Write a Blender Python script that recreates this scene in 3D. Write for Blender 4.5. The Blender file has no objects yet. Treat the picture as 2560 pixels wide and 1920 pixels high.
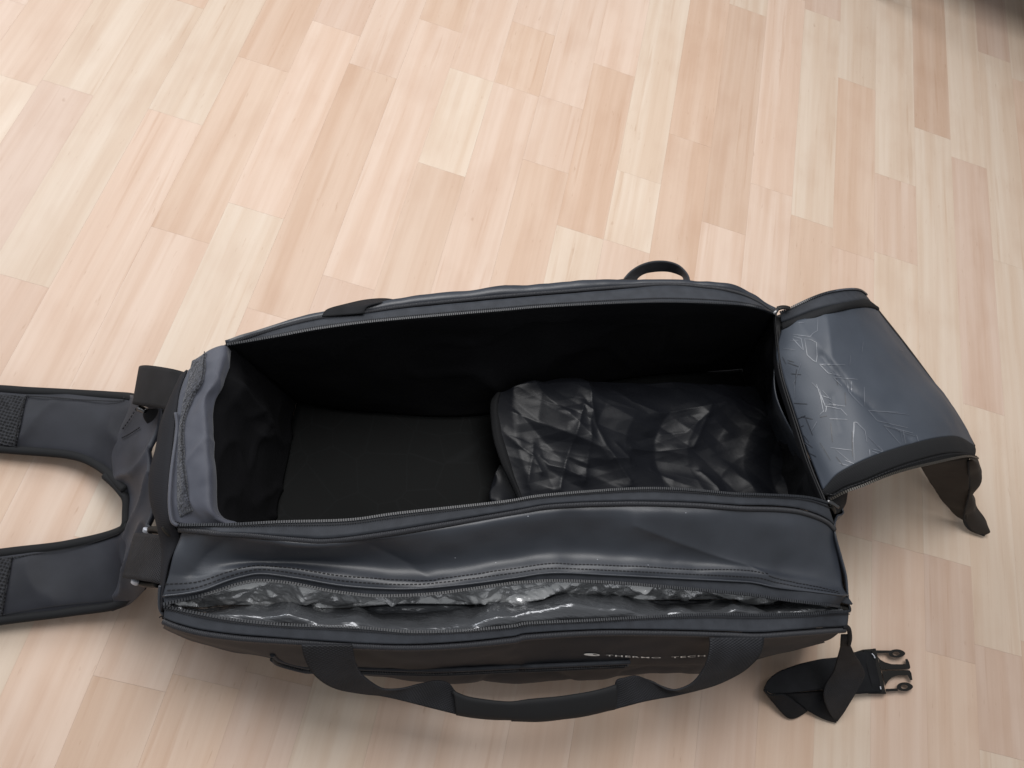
import bpy, bmesh, math, random
from mathutils import Vector, Matrix, noise
from mathutils.bvhtree import BVHTree
random.seed(7)
sc = bpy.context.scene
COL = sc.collection

# ------------------------------------------------------------------ camera, world, lamps, exposure
F = 1923.0; CX, CY = 1280.0, 960.0                       # focal length and centre of the photograph in its pixels
def nrm(v): return Vector(v).normalized()
AY = nrm((935, -4010, 1923))                             # floor axis along the planks, in camera axes (x right, y down, z forward)
_t = Vector((1, .29, 0)); _t.z = -(AY.x*_t.x + AY.y*_t.y)/AY.z
AX = _t.normalized()                                     # floor axis across the planks
DN = AX.cross(AY)*-1; DN = AY.cross(AX)*-1 if DN.z < 0 else DN
DN = DN if DN.z > 0 else -DN
CAM = Vector((0, 0, 1.0))
cam_d = bpy.data.cameras.new('camera'); cam = bpy.data.objects.new('camera', cam_d); COL.objects.link(cam)
cam_d.sensor_width = 36; cam_d.sensor_fit = 'HORIZONTAL'; cam_d.lens = F/2560*36; cam_d.clip_start = .02; cam_d.clip_end = 60
right = Vector((AX.x, AY.x, -DN.x)); up = -Vector((AX.y, AY.y, -DN.y)); back = -Vector((AX.z, AY.z, -DN.z))
M = Matrix((right, up, back)).transposed().to_4x4(); M.translation = CAM
cam.matrix_world = M
sc.camera = cam

w = bpy.data.worlds.new('World'); sc.world = w; w.use_nodes = True
w.node_tree.nodes['Background'].inputs['Color'].default_value = (.96, .98, 1.0, 1)
w.node_tree.nodes['Background'].inputs['Strength'].default_value = .33

def area(name, loc, target, sx, sy, power, color):
    d = bpy.data.lights.new(name, 'AREA'); d.shape = 'RECTANGLE'; d.size = sx; d.size_y = sy
    d.energy = power; d.color = color
    o = bpy.data.objects.new(name, d); COL.objects.link(o); o.location = loc
    o.rotation_euler = (Vector(target)-Vector(loc)).to_track_quat('-Z', 'Y').to_euler()
    return o
area('window_light', (-3.1, 1.9, 2.1), (.1, .5, .1), 2.4, 1.9, 98, (.95, .975, 1.0))
area('overhead_fill', (.05, .85, 1.75), (.05, .75, 0), 1.1, .9, 27, (1.0, .98, .96))  # added soft lamp without a real source, its falloff stands in for lens vignetting
sc.view_settings.view_transform = 'Standard'; sc.view_settings.look = 'None'
sc.view_settings.exposure = 0; sc.view_settings.gamma = 1

# ------------------------------------------------------------------ measured points -> places in the room
# every crop of the photograph that was measured: origin and scale
Z = {'A': (0, 860, 2.1275), 'B': (450, 680, 2.37), 'C': (1150, 620, 2.369), 'R': (1800, 660, 2.242),
     'E': (380, 1250, 2.458), 'F': (1200, 1250, 2.458), 'G': (1750, 1500, 3.403), 'H': (1850, 1200, 4.147),
     'T': (1400, 1560, 4.424), 'S': (0, 0, 1), 'Q': (1850, 660, 5.53)}
def ray(u, v):
    r = right*((u-CX)/F) - up*((v-CY)/F) - back
    return r
def at(u, v, z):
    r = ray(u, v); t = (z-CAM.z)/r.z
    return CAM + r*t
def P(k, x, y, z):
    o = Z[k]; return at(o[0]+x/o[2], o[1]+y/o[2], z)
def L(spec, z=None):
    """'B 300,430 620,375 | C 500,350' (+ optional third number = height) -> list of points"""
    out = []
    for seg in spec.split('|'):
        t = seg.split(); k = t[0]
        for q in t[1:]:
            n = [float(a) for a in q.split(',')]
            out.append(P(k, n[0], n[1], n[2] if len(n) > 2 else z))
    return out
def zz(pts, zs):
    """re-place measured points at heights zs (list interpolated along them)"""
    n = len(pts); out = []
    for i, p in enumerate(pts):
        f = i/(n-1)*(len(zs)-1); a = int(min(f, len(zs)-2)); z = zs[a]+(zs[a+1]-zs[a])*(f-a)
        d = p-CAM; t = (z-CAM.z)/d.z; out.append(CAM+d*t)
    return out
def cr1(p0, p1, p2, p3, t):
    return .5*((2*p1)+(p2-p0)*t+(2*p0-5*p1+4*p2-p3)*t*t+(3*p1-p0-3*p2+p3)*t**3)
def cr(pts, n, closed=False):
    if len(pts) == 2: return [pts[0].lerp(pts[1], i/(n-1)) for i in range(n)]
    ext = [pts[0]*2-pts[1]]+list(pts)+[pts[-1]*2-pts[-2]]
    fine = []
    for i in range(len(pts)-1):
        for j in range(12): fine.append(cr1(ext[i], ext[i+1], ext[i+2], ext[i+3], j/12))
    fine.append(pts[-1].copy())
    d = [0]
    for a, b in zip(fine, fine[1:]): d.append(d[-1]+(b-a).length)
    out = []; j = 0
    for i in range(n):
        s = d[-1]*i/(n-1)
        while j < len(d)-2 and d[j+1] < s: j += 1
        f = (s-d[j])/max(1e-9, d[j+1]-d[j]); out.append(fine[j].lerp(fine[j+1], min(1, max(0, f))))
    return out
def crlen(pts): 
    q = cr(pts, 60); return sum((b-a).length for a, b in zip(q, q[1:]))

# ------------------------------------------------------------------ object helpers
def prop(o, label=None, cat=None, group=None, kind=None):
    if label: o['label'] = label
    if cat: o['category'] = cat
    if group: o['group'] = group
    if kind: o['kind'] = kind
    return o
def link(name, me, mat, parent=None, smooth=True, kind=None):
    o = bpy.data.objects.new(name, me); COL.objects.link(o)
    if mat: me.materials.append(mat)
    if smooth:
        for p in me.polygons: p.use_smooth = True
    if parent: o.parent = parent
    if kind: o['kind'] = kind
    return o
def mesh(name, vs, fs, uvs=None):
    me = bpy.data.meshes.new(name); me.from_pydata([tuple(v) for v in vs], [], fs)
    if uvs:
        uv = me.uv_layers.new(name='UVMap')
        for lp in me.loops: uv.data[lp.index].uv = uvs[lp.vertex_index]
    me.update(); return me
class Sheet: pass
def grid(rows, nu, nv, disp=None, flip=False):
    R = [cr(r, nu) for r in rows]
    # spacing across rows by mean distance
    d = [0]
    for a, b in zip(R, R[1:]): d.append(d[-1]+sum((q-p).length for p, q in zip(a, b))/nu)
    cols = []
    if len(R) == 2: cols = [[R[0][i].lerp(R[1][i], j/(nv-1)) for j in range(nv)] for i in range(nu)]
    else:
        tt = []
        for j in range(nv):
            s = d[-1]*j/(nv-1); k = 0
            while k < len(d)-2 and d[k+1] < s: k += 1
            tt.append((k, (s-d[k])/max(1e-9, d[k+1]-d[k])))
        for i in range(nu):
            q = [r[i] for r in R]; e = [q[0]*2-q[1]]+q+[q[-1]*2-q[-2]]
            cols.append([cr1(e[k], e[k+1], e[k+2], e[k+3], f) for k, f in tt])
    G = cols
    if disp:
        N = [[None]*nv for _ in range(nu)]; sg = 0
        for i in range(nu):
            for j in range(nv):
                a = G[min(i+1, nu-1)][j]-G[max(i-1, 0)][j]; b = G[i][min(j+1, nv-1)]-G[i][max(j-1, 0)]
                n = a.cross(b); 
                if n.length > 1e-12: n.normalize()
                sg += n.dot(CAM-G[i][j]); N[i][j] = n
        sg = 1 if sg > 0 else -1
        G = [[G[i][j]+N[i][j]*sg*disp(G[i][j], i/(nu-1), j/(nv-1)) for j in range(nv)] for i in range(nu)]
    return G
def sheet(name, rows, nu, nv, mat, parent=None, thick=.0018, disp=None, more=None, kind=None):
    vs = []; fs = []; uvs = []
    todo = [(rows, nu, nv, disp)]+(more or [])
    for rws, a, b, dsp in todo:
        G = grid(rws, a, b, dsp); o0 = len(vs)
        lu = crlen(rws[len(rws)//2]); lv = sum((G[a//2][j+1]-G[a//2][j]).length for j in range(b-1))
        for i in range(a):
            for j in range(b): vs.append(G[i][j]); uvs.append((lu*i/(a-1), lv*j/(b-1)))
        for i in range(a-1):
            for j in range(b-1):
                q = o0+i*b+j; fs.append((q, q+b, q+b+1, q+1))
    me = mesh(name, vs, fs, uvs)
    bm = bmesh.new(); bm.from_mesh(me)
    bv0 = BVHTree.FromBMesh(bm); bm.faces.ensure_lookup_table(); up_ = 0
    for f in [bm.faces[q_] for q_ in range(0, len(bm.faces), max(1, len(bm.faces)//400))]:
        d = f.calc_center_median()-CAM; h = bv0.ray_cast(CAM, d.normalized())
        if h[0] is not None and abs(h[3]-d.length) < .002: up_ -= f.normal.dot(d)
    if up_ < 0:
        bmesh.ops.reverse_faces(bm, faces=bm.faces)
    bm.to_mesh(me); bvh = BVHTree.FromBMesh(bm); bm.free()
    o = link(name, me, mat, parent, kind=kind)
    if thick:
        m = o.modifiers.new('thickness', 'SOLIDIFY'); m.thickness = thick; m.offset = -1
    s = Sheet(); s.o = o; s.bvh = bvh
    return s
def tube(name, pts, r, mat, parent=None, n=120, seg=8, flat=1.0, taper=None, kind=None):
    q = cr(pts, n); vs = []; fs = []; uvs = []; s = 0
    for i, p in enumerate(q):
        t = (q[min(i+1, n-1)]-q[max(i-1, 0)]).normalized(); a = t.cross(Vector((0, 0, 1)))
        a = a.normalized() if a.length > 1e-4 else Vector((1, 0, 0)); b = a.cross(t)
        if i: s += (q[i]-q[i-1]).length
        rr = r*(taper(i/(n-1)) if taper else 1)
        for k in range(seg):
            an = 2*math.pi*k/seg; vs.append(p+a*math.cos(an)*rr+b*math.sin(an)*rr*flat); uvs.append((s, k/seg*rr*6))
    for i in range(n-1):
        for k in range(seg): fs.append((i*seg+k, i*seg+(k+1) % seg, (i+1)*seg+(k+1) % seg, (i+1)*seg+k))
    fs.append(tuple(range(seg))[::-1]); fs.append(tuple((n-1)*seg+k for k in range(seg)))
    return link(name, mesh(name, vs, fs, uvs), mat, parent, kind=kind)
BOXF = [(0, 3, 2, 1), (4, 5, 6, 7), (0, 1, 5, 4), (1, 2, 6, 5), (2, 3, 7, 6), (3, 0, 4, 7)]
def boxv(c, a, b, n): return [c-a-b-n, c+a-b-n, c+a+b-n, c-a+b-n, c-a-b+n, c+a-b+n, c+a+b+n, c-a+b+n]
def run(name, pts, step, la, lb, ln, mat, parent, lift=0, side=0, kind='stuff', bvh=None, alt=False):
    """small blocks (zip teeth, stitches) set along a line"""
    Lr = crlen(pts); n = max(3, int(Lr/step)); q = cr(pts, n); vs = []; fs = []
    for i in range(n):
        t = (q[min(i+1, n-1)]-q[max(i-1, 0)]).normalized(); b = Vector((0, 0, 1)).cross(t)
        if b.length < 1e-5: continue
        b.normalize(); nn = t.cross(b); p = q[i]+nn*lift+b*side
        if bvh:
            h = bvh.find_nearest(p)
            if h[0] is not None:
                nn = h[1] if h[1].z > 0 else -h[1]; b = nn.cross(t).normalized(); p = h[0]+nn*lift
        if alt: p = p+b*(lb*.5 if i % 2 else -lb*.5)
        o0 = len(vs); vs += boxv(p, t*la, b*lb, nn*ln); fs += [tuple(o0+k for k in f) for f in BOXF]
    return link(name, mesh(name, vs, fs), mat, parent, smooth=False, kind=kind)
def poly(name, outlines, z0, z1, mat, parent, k='G', bevel=.0006):
    bm = bmesh.new()
    for ol in outlines:
        lo = [bm.verts.new(P(k, x, y, z0)) for x, y in ol]; hi = [bm.verts.new(P(k, x, y, z1)) for x, y in ol]
        n = len(ol); bm.faces.new(hi); bm.faces.new(lo[::-1])
        for i in range(n): bm.faces.new((lo[i], lo[(i+1) % n], hi[(i+1) % n], hi[i]))
    bmesh.ops.recalc_face_normals(bm, faces=bm.faces); bmesh.ops.triangulate(bm, faces=[f for f in bm.faces if len(f.verts) > 4])
    me = bpy.data.meshes.new(name); bm.to_mesh(me); bm.free()
    o = link(name, me, mat, parent, smooth=False)
    if bevel: m = o.modifiers.new('edge', 'BEVEL'); m.width = bevel; m.segments = 2; m.limit_method = 'ANGLE'
    return o
def hit(bvh, k, x, y, off=.0006):
    o = Z[k]; d = ray(o[0]+x/o[2], o[1]+y/o[2]).normalized(); h = bvh.ray_cast(CAM, d)
    if h[0] is None: return None
    n = h[1] if h[1].dot(d) < 0 else -h[1]
    return h[0]+n*off, n
def decal(name, bvh, k, lines, width, mat, parent, off=.0005, kind=None):
    vs = []; fs = []
    for ln in lines:
        pts = []
        for (x0, y0), (x1, y1) in zip(ln, ln[1:]):
            m = max(2, int(math.hypot(x1-x0, y1-y0)/12))
            for i in range(m): pts.append((x0+(x1-x0)*i/m, y0+(y1-y0)*i/m))
        pts.append(ln[-1])
        hs = [hit(bvh, k, x, y, off) for x, y in pts]; hs = [h for h in hs if h]
        if len(hs) < 2: continue
        o0 = len(vs); m = len(hs)
        for i, (p, n) in enumerate(hs):
            t = (hs[min(i+1, m-1)][0]-hs[max(i-1, 0)][0]).normalized(); b = n.cross(t).normalized()
            ww = width*(.55+.45*math.sin(math.pi*(i+.5)/m))
            vs += [p+b*ww/2, p-b*ww/2]
        for i in range(m-1): q = o0+2*i; fs.append((q, q+2, q+3, q+1))
    return link(name, mesh(name, vs, fs), mat, parent, kind=kind)
def N3(p, s, seed=0): return noise.noise(Vector((p.x*s+seed, p.y*s+seed*1.7, p.z*s-seed)))
def ridge(p, s, seed=0): return (1-abs(N3(p, s, seed))*2.2)**3 if abs(N3(p, s, seed)) < .45 else 0
def cell(p, s, seed=0):
    d = noise.voronoi(Vector((p.x*s+seed+.3*noise.noise(p*s), p.y*s-seed, seed*.37)))[0]
    return 1-min(1, (d[1]-d[0])*2.2)
CRR = random.Random(3)
CRD = [(math.cos(a), math.sin(a), CRR.random()*9, CRR.random()*9) for a in (CRR.random()*math.pi for _ in range(24))]
def crumple(p, f0, seed=0, n=6, sx=1.0, gain=.8):
    h = 0; f = f0; a = 1.0; tot = 0
    for k in range(n):
        cx, cy, ph, ms = CRD[(k+seed*5) % 24]
        x = p.x*sx; y = p.y+p.z*.7
        wv = noise.noise(Vector((x*f0*.5+ph, y*f0*.5-ms, k+seed)))
        t = (x*cx+y*cy)*f+ph+wv*1.3; t -= math.floor(t)
        tri = 1-abs(2*t-1)
        m = noise.noise(Vector((x*f*.7+ms, y*f*.7+ph, seed*2.+k)))*1.6+.5; m = max(0, min(1, m)); m = m*m*(3-2*m)
        h += a*tri*m/f; tot += a; f *= 1.45; a *= gain
    return h
def fold(p, poly_, amp, wd):
    best = 9
    for a, b in zip(poly_, poly_[1:]):
        ax, ay, bx, by = a.x, a.y, b.x, b.y; dx, dy = bx-ax, by-ay
        t = max(0, min(1, ((p.x-ax)*dx+(p.y-ay)*dy)/max(1e-9, dx*dx+dy*dy)))
        best = min(best, math.hypot(p.x-ax-dx*t, p.y-ay-dy*t))
    return amp*math.exp(-best/wd)

# ------------------------------------------------------------------ materials
def mat(name, col, rough=.5, spec=.5, metal=0, sheen=0, build=None, coat=0):
    m = bpy.data.materials.new(name); m.use_nodes = True; nt = m.node_tree; b = nt.nodes['Principled BSDF']
    b.inputs['Base Color'].default_value = (*col, 1); b.inputs['Roughness'].default_value = rough
    b.inputs['Specular IOR Level'].default_value = spec; b.inputs['Metallic'].default_value = metal
    b.inputs['Sheen Weight'].default_value = sheen; b.inputs['Coat Weight'].default_value = coat
    if build: build(nt, b)
    return m
def nd(nt, t, **kw):
    n = nt.nodes.new(t)
    for k, v in kw.items(): setattr(n, k, v)
    return n
def mathn(nt, op, a, b=None):
    n = nt.nodes.new('ShaderNodeMath'); n.operation = op
    for i, v in enumerate((a, b)):
        if v is None: continue
        if isinstance(v, (int, float)): n.inputs[i].default_value = v
        else: nt.links.new(v, n.inputs[i])
    return n.outputs[0]
def bump(nt, b, h, strength, dist):
    n = nt.nodes.new('ShaderNodeBump'); n.inputs['Strength'].default_value = strength; n.inputs['Distance'].default_value = dist
    nt.links.new(h, n.inputs['Height']); nt.links.new(n.outputs[0], b.inputs['Normal']); return n
def noisen(nt, scale, detail=3, vec=None, rough=.5):
    n = nt.nodes.new('ShaderNodeTexNoise'); n.inputs['Scale'].default_value = scale; n.inputs['Detail'].default_value = detail
    n.inputs['Roughness'].default_value = rough
    if vec is None: vec = nt.nodes.new('ShaderNodeNewGeometry').outputs['Position']
    nt.links.new(vec, n.inputs['Vector']); return n.outputs['Fac']
def tint(nt, b, fac, c0, c1, lo=.35, hi=.65):
    r = nt.nodes.new('ShaderNodeValToRGB'); r.color_ramp.elements[0].position = lo; r.color_ramp.elements[1].position = hi
    r.color_ramp.elements[0].color = (*c0, 1); r.color_ramp.elements[1].color = (*c1, 1)
    nt.links.new(fac, r.inputs[0]); nt.links.new(r.outputs[0], b.inputs['Base Color'])
def uvs_of(nt, ku, kv):
    tc = nt.nodes.new('ShaderNodeTexCoord'); s = nt.nodes.new('ShaderNodeSeparateXYZ'); nt.links.new(tc.outputs['UV'], s.inputs[0])
    su = mathn(nt, 'SINE', mathn(nt, 'MULTIPLY', s.outputs[0], ku)); sv = mathn(nt, 'SINE', mathn(nt, 'MULTIPLY', s.outputs[1], kv))
    return su, sv
def weave(ku, kv, strength, dist, c0=None, c1=None, nz=60):
    def f(nt, b):
        su, sv = uvs_of(nt, ku, kv); h = mathn(nt, 'MULTIPLY', su, sv) if kv else su
        n = noisen(nt, nz, 4)
        bump(nt, b, mathn(nt, 'ADD', mathn(nt, 'MULTIPLY', h, .5), n), strength, dist)
        if c0: tint(nt, b, n, c0, c1)
    return f
def coated(nt, b):
    n1 = noisen(nt, 900, 2); n2 = noisen(nt, 14, 4)
    tint(nt, b, n2, (.020, .0235, .032), (.028, .033, .044))
    bump(nt, b, mathn(nt, 'ADD', mathn(nt, 'MULTIPLY', n1, .12), mathn(nt, 'MULTIPLY', n2, 1.0)), .35, .003)
    r = nt.nodes.new('ShaderNodeMapRange'); nt.links.new(n2, r.inputs[0]); r.inputs[3].default_value = .4; r.inputs[4].default_value = .52
    nt.links.new(r.outputs[0], b.inputs['Roughness'])
M_coat = mat('coated_shell', (.027, .03, .039), .45, .7, build=coated)
M_front = mat('front_shell', (.02, .021, .025), .6, .22, build=lambda nt, b: bump(nt, b, noisen(nt, 14, 4), .3, .003))
M_endp = mat('end_fabric', (.014, .0145, .018), .8, .2, build=weave(3800, 0, .3, .0004))
M_yoke = mat('yoke_nylon', (.02, .022, .03), .55, .4, sheen=.05, build=weave(4200, 4200, .3, .0005, (.014, .016, .024), (.026, .029, .042), 22))
M_webg = mat('grey_webbing', (.028, .030, .035), .7, .3, build=weave(3400, 2200, .4, .0005, (.022, .024, .028), (.032, .034, .040), 40))
M_nylon = mat('slate_nylon', (.045, .047, .06), .62, .5, sheen=.15, build=weave(5200, 5200, .25, .0004, (.038, .042, .060), (.054, .058, .078), 25))
M_pad = mat('padded_nylon', (.012, .0125, .018), .62, .35, build=weave(4200, 4200, .3, .0005, (.009, .010, .015), (.017, .0185, .026), 22))
M_tape = mat('zip_tape', (.03, .032, .038), .7, .4, build=weave(3800, 0, .3, .0004, (.021, .024, .031), (.029, .033, .042), 80))
M_bind = mat('ribbed_binding', (.02, .021, .026), .55, .5, build=weave(3600, 0, .8, .0008))
M_edge = mat('black_edge_binding', (.008, .0085, .01), .8, .3, build=weave(2600, 1500, .5, .0006))
M_web = mat('black_webbing', (.009, .0095, .011), .75, .2, build=weave(3400, 2200, .4, .0005, (.007, .0075, .009), (.012, .0125, .015), 40))
M_webr = mat('ribbed_webbing', (.011, .012, .015), .65, .3, build=weave(1800, 2600, .8, .0009, (.009, .0095, .012), (.015, .016, .02), 40))
M_sleeve = mat('handle_sleeve', (.008, .0085, .01), .72, .35, build=weave(3600, 3600, .3, .0004))
def linbuild(nt, b):
    n = noisen(nt, 9, 6, rough=.6); bump(nt, b, n, .5, .006)
M_lin = mat('black_lining', (.0085, .0085, .0098), .5, .25, build=linbuild)
def basebuild(nt, b):
    g = nt.nodes.new('ShaderNodeNewGeometry'); v = nt.nodes.new('ShaderNodeTexVoronoi'); v.feature = 'DISTANCE_TO_EDGE'
    v.inputs['Scale'].default_value = 19; v.inputs['Randomness'].default_value = 1
    nt.links.new(g.outputs['Position'], v.inputs['Vector'])
    r = nt.nodes.new('ShaderNodeValToRGB'); r.color_ramp.elements[0].position = .006; r.color_ramp.elements[1].position = .02
    r.color_ramp.elements[0].color = (.0078, .0085, .009, 1); r.color_ramp.elements[1].color = (.0055, .006, .0062, 1)
    nt.links.new(v.outputs['Distance'], r.inputs[0]); nt.links.new(r.outputs[0], b.inputs['Base Color'])
    bump(nt, b, noisen(nt, 30, 5), .15, .002)
M_base = mat('printed_base', (.010, .0105, .011), .7, .12, build=basebuild)
def pouch(nt, b):
    g = nt.nodes.new('ShaderNodeNewGeometry'); v = nt.nodes.new('ShaderNodeTexVoronoi'); v.feature = 'DISTANCE_TO_EDGE'; v.inputs['Scale'].default_value = 30
    m = nt.nodes.new('ShaderNodeMapping'); m.inputs['Scale'].default_value = (.55, 1, 1); m.inputs['Rotation'].default_value = (0, 0, .9); nt.links.new(g.outputs['Position'], m.inputs['Vector']); nt.links.new(m.outputs[0], v.inputs['Vector'])
    n = noisen(nt, 22, 5, rough=.5)
    bump(nt, b, mathn(nt, 'ADD', mathn(nt, 'MULTIPLY', n, .8), mathn(nt, 'MULTIPLY', v.outputs['Distance'], .3)), .22, .006)
M_pouch = mat('thin_shiny_nylon', (.010, .011, .0145), .42, .28, build=pouch)
def foil(nt, b):
    n = noisen(nt, 45, 4, rough=.5)
    bump(nt, b, n, .5, .008)
def film_b(nt, b):
    g = nt.nodes.new('ShaderNodeNewGeometry'); m = nt.nodes.new('ShaderNodeMapping'); m.inputs['Scale'].default_value = (9, 30, 20); m.inputs['Rotation'].default_value = (0, 0, -.2); nt.links.new(g.outputs['Position'], m.inputs['Vector'])
    bump(nt, b, noisen(nt, 1, 5, m.outputs[0], .55), .6, .012)
M_foil = mat('crumpled_foil', (.56, .57, .58), .24, .9, metal=.6, build=foil)
M_foil2 = mat('black_film', (.10, .105, .115), .24, .9, metal=.5, build=film_b)
M_teeth = mat('zip_teeth', (.018, .02, .025), .4, .5)
M_metal = mat('dark_metal', (.14, .14, .145), .28, .5, metal=1)
M_bar = mat('pale_plastic', (.5, .52, .58), .35, .5)
M_plas = mat('black_plastic', (.010, .009, .008), .5, .3)
M_thread = mat('thread', (.009, .009, .011), .7, .3)
M_velcro = mat('loop_tape', (.022, .024, .032), .9, .2, sheen=.3, build=lambda nt, b: (tint(nt, b, noisen(nt, 420, 4), (.012, .013, .018), (.06, .064, .08)), bump(nt, b, noisen(nt, 600, 4), 1, .002)))
M_white = mat('white_print', (.75, .75, .74), .45, .5)
M_print = mat('silver_print', (.12, .132, .158), .35, .6)
M_printd = mat('dark_print', (.012, .014, .02), .4, .5)
M_brown = mat('lid_underside', (.03, .024, .02), .75, .3, build=lambda nt, b: bump(nt, b, noisen(nt, 40, 5), .4, .003))
def meshfab(nt, b):
    g = nt.nodes.new('ShaderNodeTexCoord'); v = nt.nodes.new('ShaderNodeTexVoronoi'); v.inputs['Scale'].default_value = 260; v.inputs['Randomness'].default_value = .25
    nt.links.new(g.outputs['UV'], v.inputs['Vector'])
    r = nt.nodes.new('ShaderNodeValToRGB'); r.color_ramp.elements[0].position = .3; r.color_ramp.elements[1].position = .5
    r.color_ramp.elements[0].color = (.002, .002, .003, 1); r.color_ramp.elements[1].color = (.022, .023, .028, 1)
    nt.links.new(v.outputs['Distance'], r.inputs[0]); nt.links.new(r.outputs[0], b.inputs['Base Color'])
    bump(nt, b, v.outputs['Distance'], 1, .002)
M_mesh = mat('air_mesh', (.02, .02, .025), .7, .3, build=meshfab)
def lidbuild(nt, b):
    n1 = noisen(nt, 900, 2); n2 = noisen(nt, 11, 4)
    tint(nt, b, n2, (.033, .041, .056), (.044, .053, .070))
    bump(nt, b, mathn(nt, 'ADD', mathn(nt, 'MULTIPLY', n1, .1), mathn(nt, 'MULTIPLY', n2, .8)), .3, .003)
M_lid = mat('printed_lid', (.036, .042, .055), .54, .5, build=lidbuild)
def wood(nt, b):
    g = nt.nodes.new('ShaderNodeNewGeometry'); oi = nt.nodes.new('ShaderNodeObjectInfo')
    add = nt.nodes.new('ShaderNodeVectorMath'); add.operation = 'ADD'
    sc_ = nt.nodes.new('ShaderNodeVectorMath'); sc_.operation = 'SCALE'; sc_.inputs['Scale'].default_value = 37
    cb = nt.nodes.new('ShaderNodeCombineXYZ')
    for i in range(3): nt.links.new(oi.outputs['Random'], cb.inputs[i])
    nt.links.new(cb.outputs[0], sc_.inputs[0]); nt.links.new(g.outputs['Position'], add.inputs[0]); nt.links.new(sc_.outputs[0], add.inputs[1])
    def mp(sx, sy):
        m = nt.nodes.new('ShaderNodeMapping'); m.inputs['Scale'].default_value = (sx, sy, 1); nt.links.new(add.outputs[0], m.inputs['Vector']); return m.outputs[0]
    wide = noisen(nt, 1, 2, mp(42, 1.8)); fine = noisen(nt, 1, 5, mp(150, 5), .65); blot = noisen(nt, 1, 3, mp(16, 9)); fleck = noisen(nt, 1, 3, mp(260, 40), .5)
    def ramp(fac, lo, hi, c0, c1):
        r = nt.nodes.new('ShaderNodeValToRGB'); r.color_ramp.elements[0].position = lo; r.color_ramp.elements[1].position = hi
        r.color_ramp.elements[0].color = (*c0, 1); r.color_ramp.elements[1].color = (*c1, 1); nt.links.new(fac, r.inputs[0]); return r.outputs[0]
    def mul(a, c, f=1.0):
        m = nt.nodes.new('ShaderNodeMix'); m.data_type = 'RGBA'; m.blend_type = 'MULTIPLY'; m.inputs[0].default_value = f
        nt.links.new(a, m.inputs[6]); nt.links.new(c, m.inputs[7]); return m.outputs[2]
    c = mul(oi.outputs['Color'], ramp(wide, .38, .62, (.95, .90, .86), (1.02, 1.02, 1.02)))
    c = mul(c, ramp(fine, .3, .6, (.96, .94, .92), (1.01, 1.01, 1.01)))
    c = mul(c, ramp(blot, .3, .5, (.95, .925, .91), (1, 1, 1)))
    c = mul(c, ramp(fleck, .22, .32, (.86, .81, .77), (1, 1, 1)))
    strk = noisen(nt, 1, 3, mp(80, 3.2), .55); c = mul(c, ramp(strk, .3, .37, (.93, .89, .86), (1, 1, 1)))
    knot = noisen(nt, 1, 2, mp(55, 30), .4); c = mul(c, ramp(knot, .15, .22, (.82, .76, .72), (1, 1, 1)))
    nt.links.new(c, b.inputs['Base Color'])
    bump(nt, b, fine, .06, .0006)
M_wood = mat('laminate', (.6, .5, .42), .42, .4, build=wood)
M_under = mat('joint_base', (.36, .27, .2), .8, .2)  # plain tan base under the planks, seen in their joints
M_dwood = mat('dark_wood', (.05, .03, .018), .45, .4, build=lambda nt, b: tint(nt, b, noisen(nt, 18, 5), (.035, .02, .012), (.07, .045, .028)))

# ------------------------------------------------------------------ floor: one object per strip
floor = link('floor', mesh('floor', [(-6, -6, -.0012), (7, -6, -.0012), (7, 8, -.0012), (-6, 8, -.0012)], [(0, 1, 2, 3)]), M_wood if False else M_under, None, smooth=False)
prop(floor, 'pale pink beech laminate floor laid in narrow staggered strips', kind='structure')
CR_, PK, TN, OR, RS, WH = (.628, .518, .422), (.635, .496, .406), (.600, .458, .362), (.585, .438, .342), (.592, .455, .372), (.655, .548, .452)
bx = [-.658, -.583, -.505, -.424, -.342, -.26, -.179, -.102, -.024, .058, .138, .218, .298, .379, .46, .541, .622, .704, .79, .87, .948, 1.028]
spec = {-1: ([.72], [CR_, TN]), 0: ([.734], [RS, CR_]), 1: ([.417, .963], [RS, CR_, TN]), 2: ([.22, .742], [TN, PK, CR_]),
        3: ([.05, .55, .892], [CR_, PK, TN, OR]), 4: ([.12, .625, 1.015], [PK, WH, PK, RS]), 5: ([-.02, .47, .951], [TN, PK, OR, PK]),
        6: ([0, .554, 1.098], [TN, RS, PK, TN]), 7: ([.02, .8, 1.013, 1.4], [RS, TN, WH, PK, TN]), 8: ([.35, 1.014, 1.167], [CR_, PK, TN, PK]),
        9: ([.872, 1.018], [OR, PK, PK]), 10: ([.765, 1.134], [WH, OR, PK]), 11: ([.10, .766, .913, 1.45], [PK, PK, WH, CR_, TN]),
        12: ([.2, 1.03, 1.5], [TN, OR, OR, PK]), 13: ([.864, 1.413], [PK, OR, CR_]), 14: ([.3, .98, 1.5], [RS, PK, PK, TN]),
        15: ([.3, .94, 1.478], [TN, TN, CR_, RS]), 16: ([.387, .9, 1.316], [CR_, PK, TN, CR_]), 17: ([.39, .919, 1.102], [PK, CR_, PK, CR_]),
        18: ([.249, .391, 1.254], [TN, RS, CR_, OR]), 19: ([.136, .277, .668, 1.21, 1.7], [CR_, RS, CR_, RS, CR_, TN]), 20: ([.3, .99, 1.542], [TN, CR_, CR_, RS])}
unit = mesh('plank', [(-.5, -.5, -1), (.5, -.5, -1), (.5, .5, -1), (-.5, .5, -1), (-.5, -.5, 0), (.5, -.5, 0), (.5, .5, 0), (-.5, .5, 0)], BOXF)
unit.materials.append(M_wood)
def xb(i):
    if i < 0: return bx[0]+.0803*i
    if i > 21: return bx[-1]+.0803*(i-21)
    return bx[i]
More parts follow.
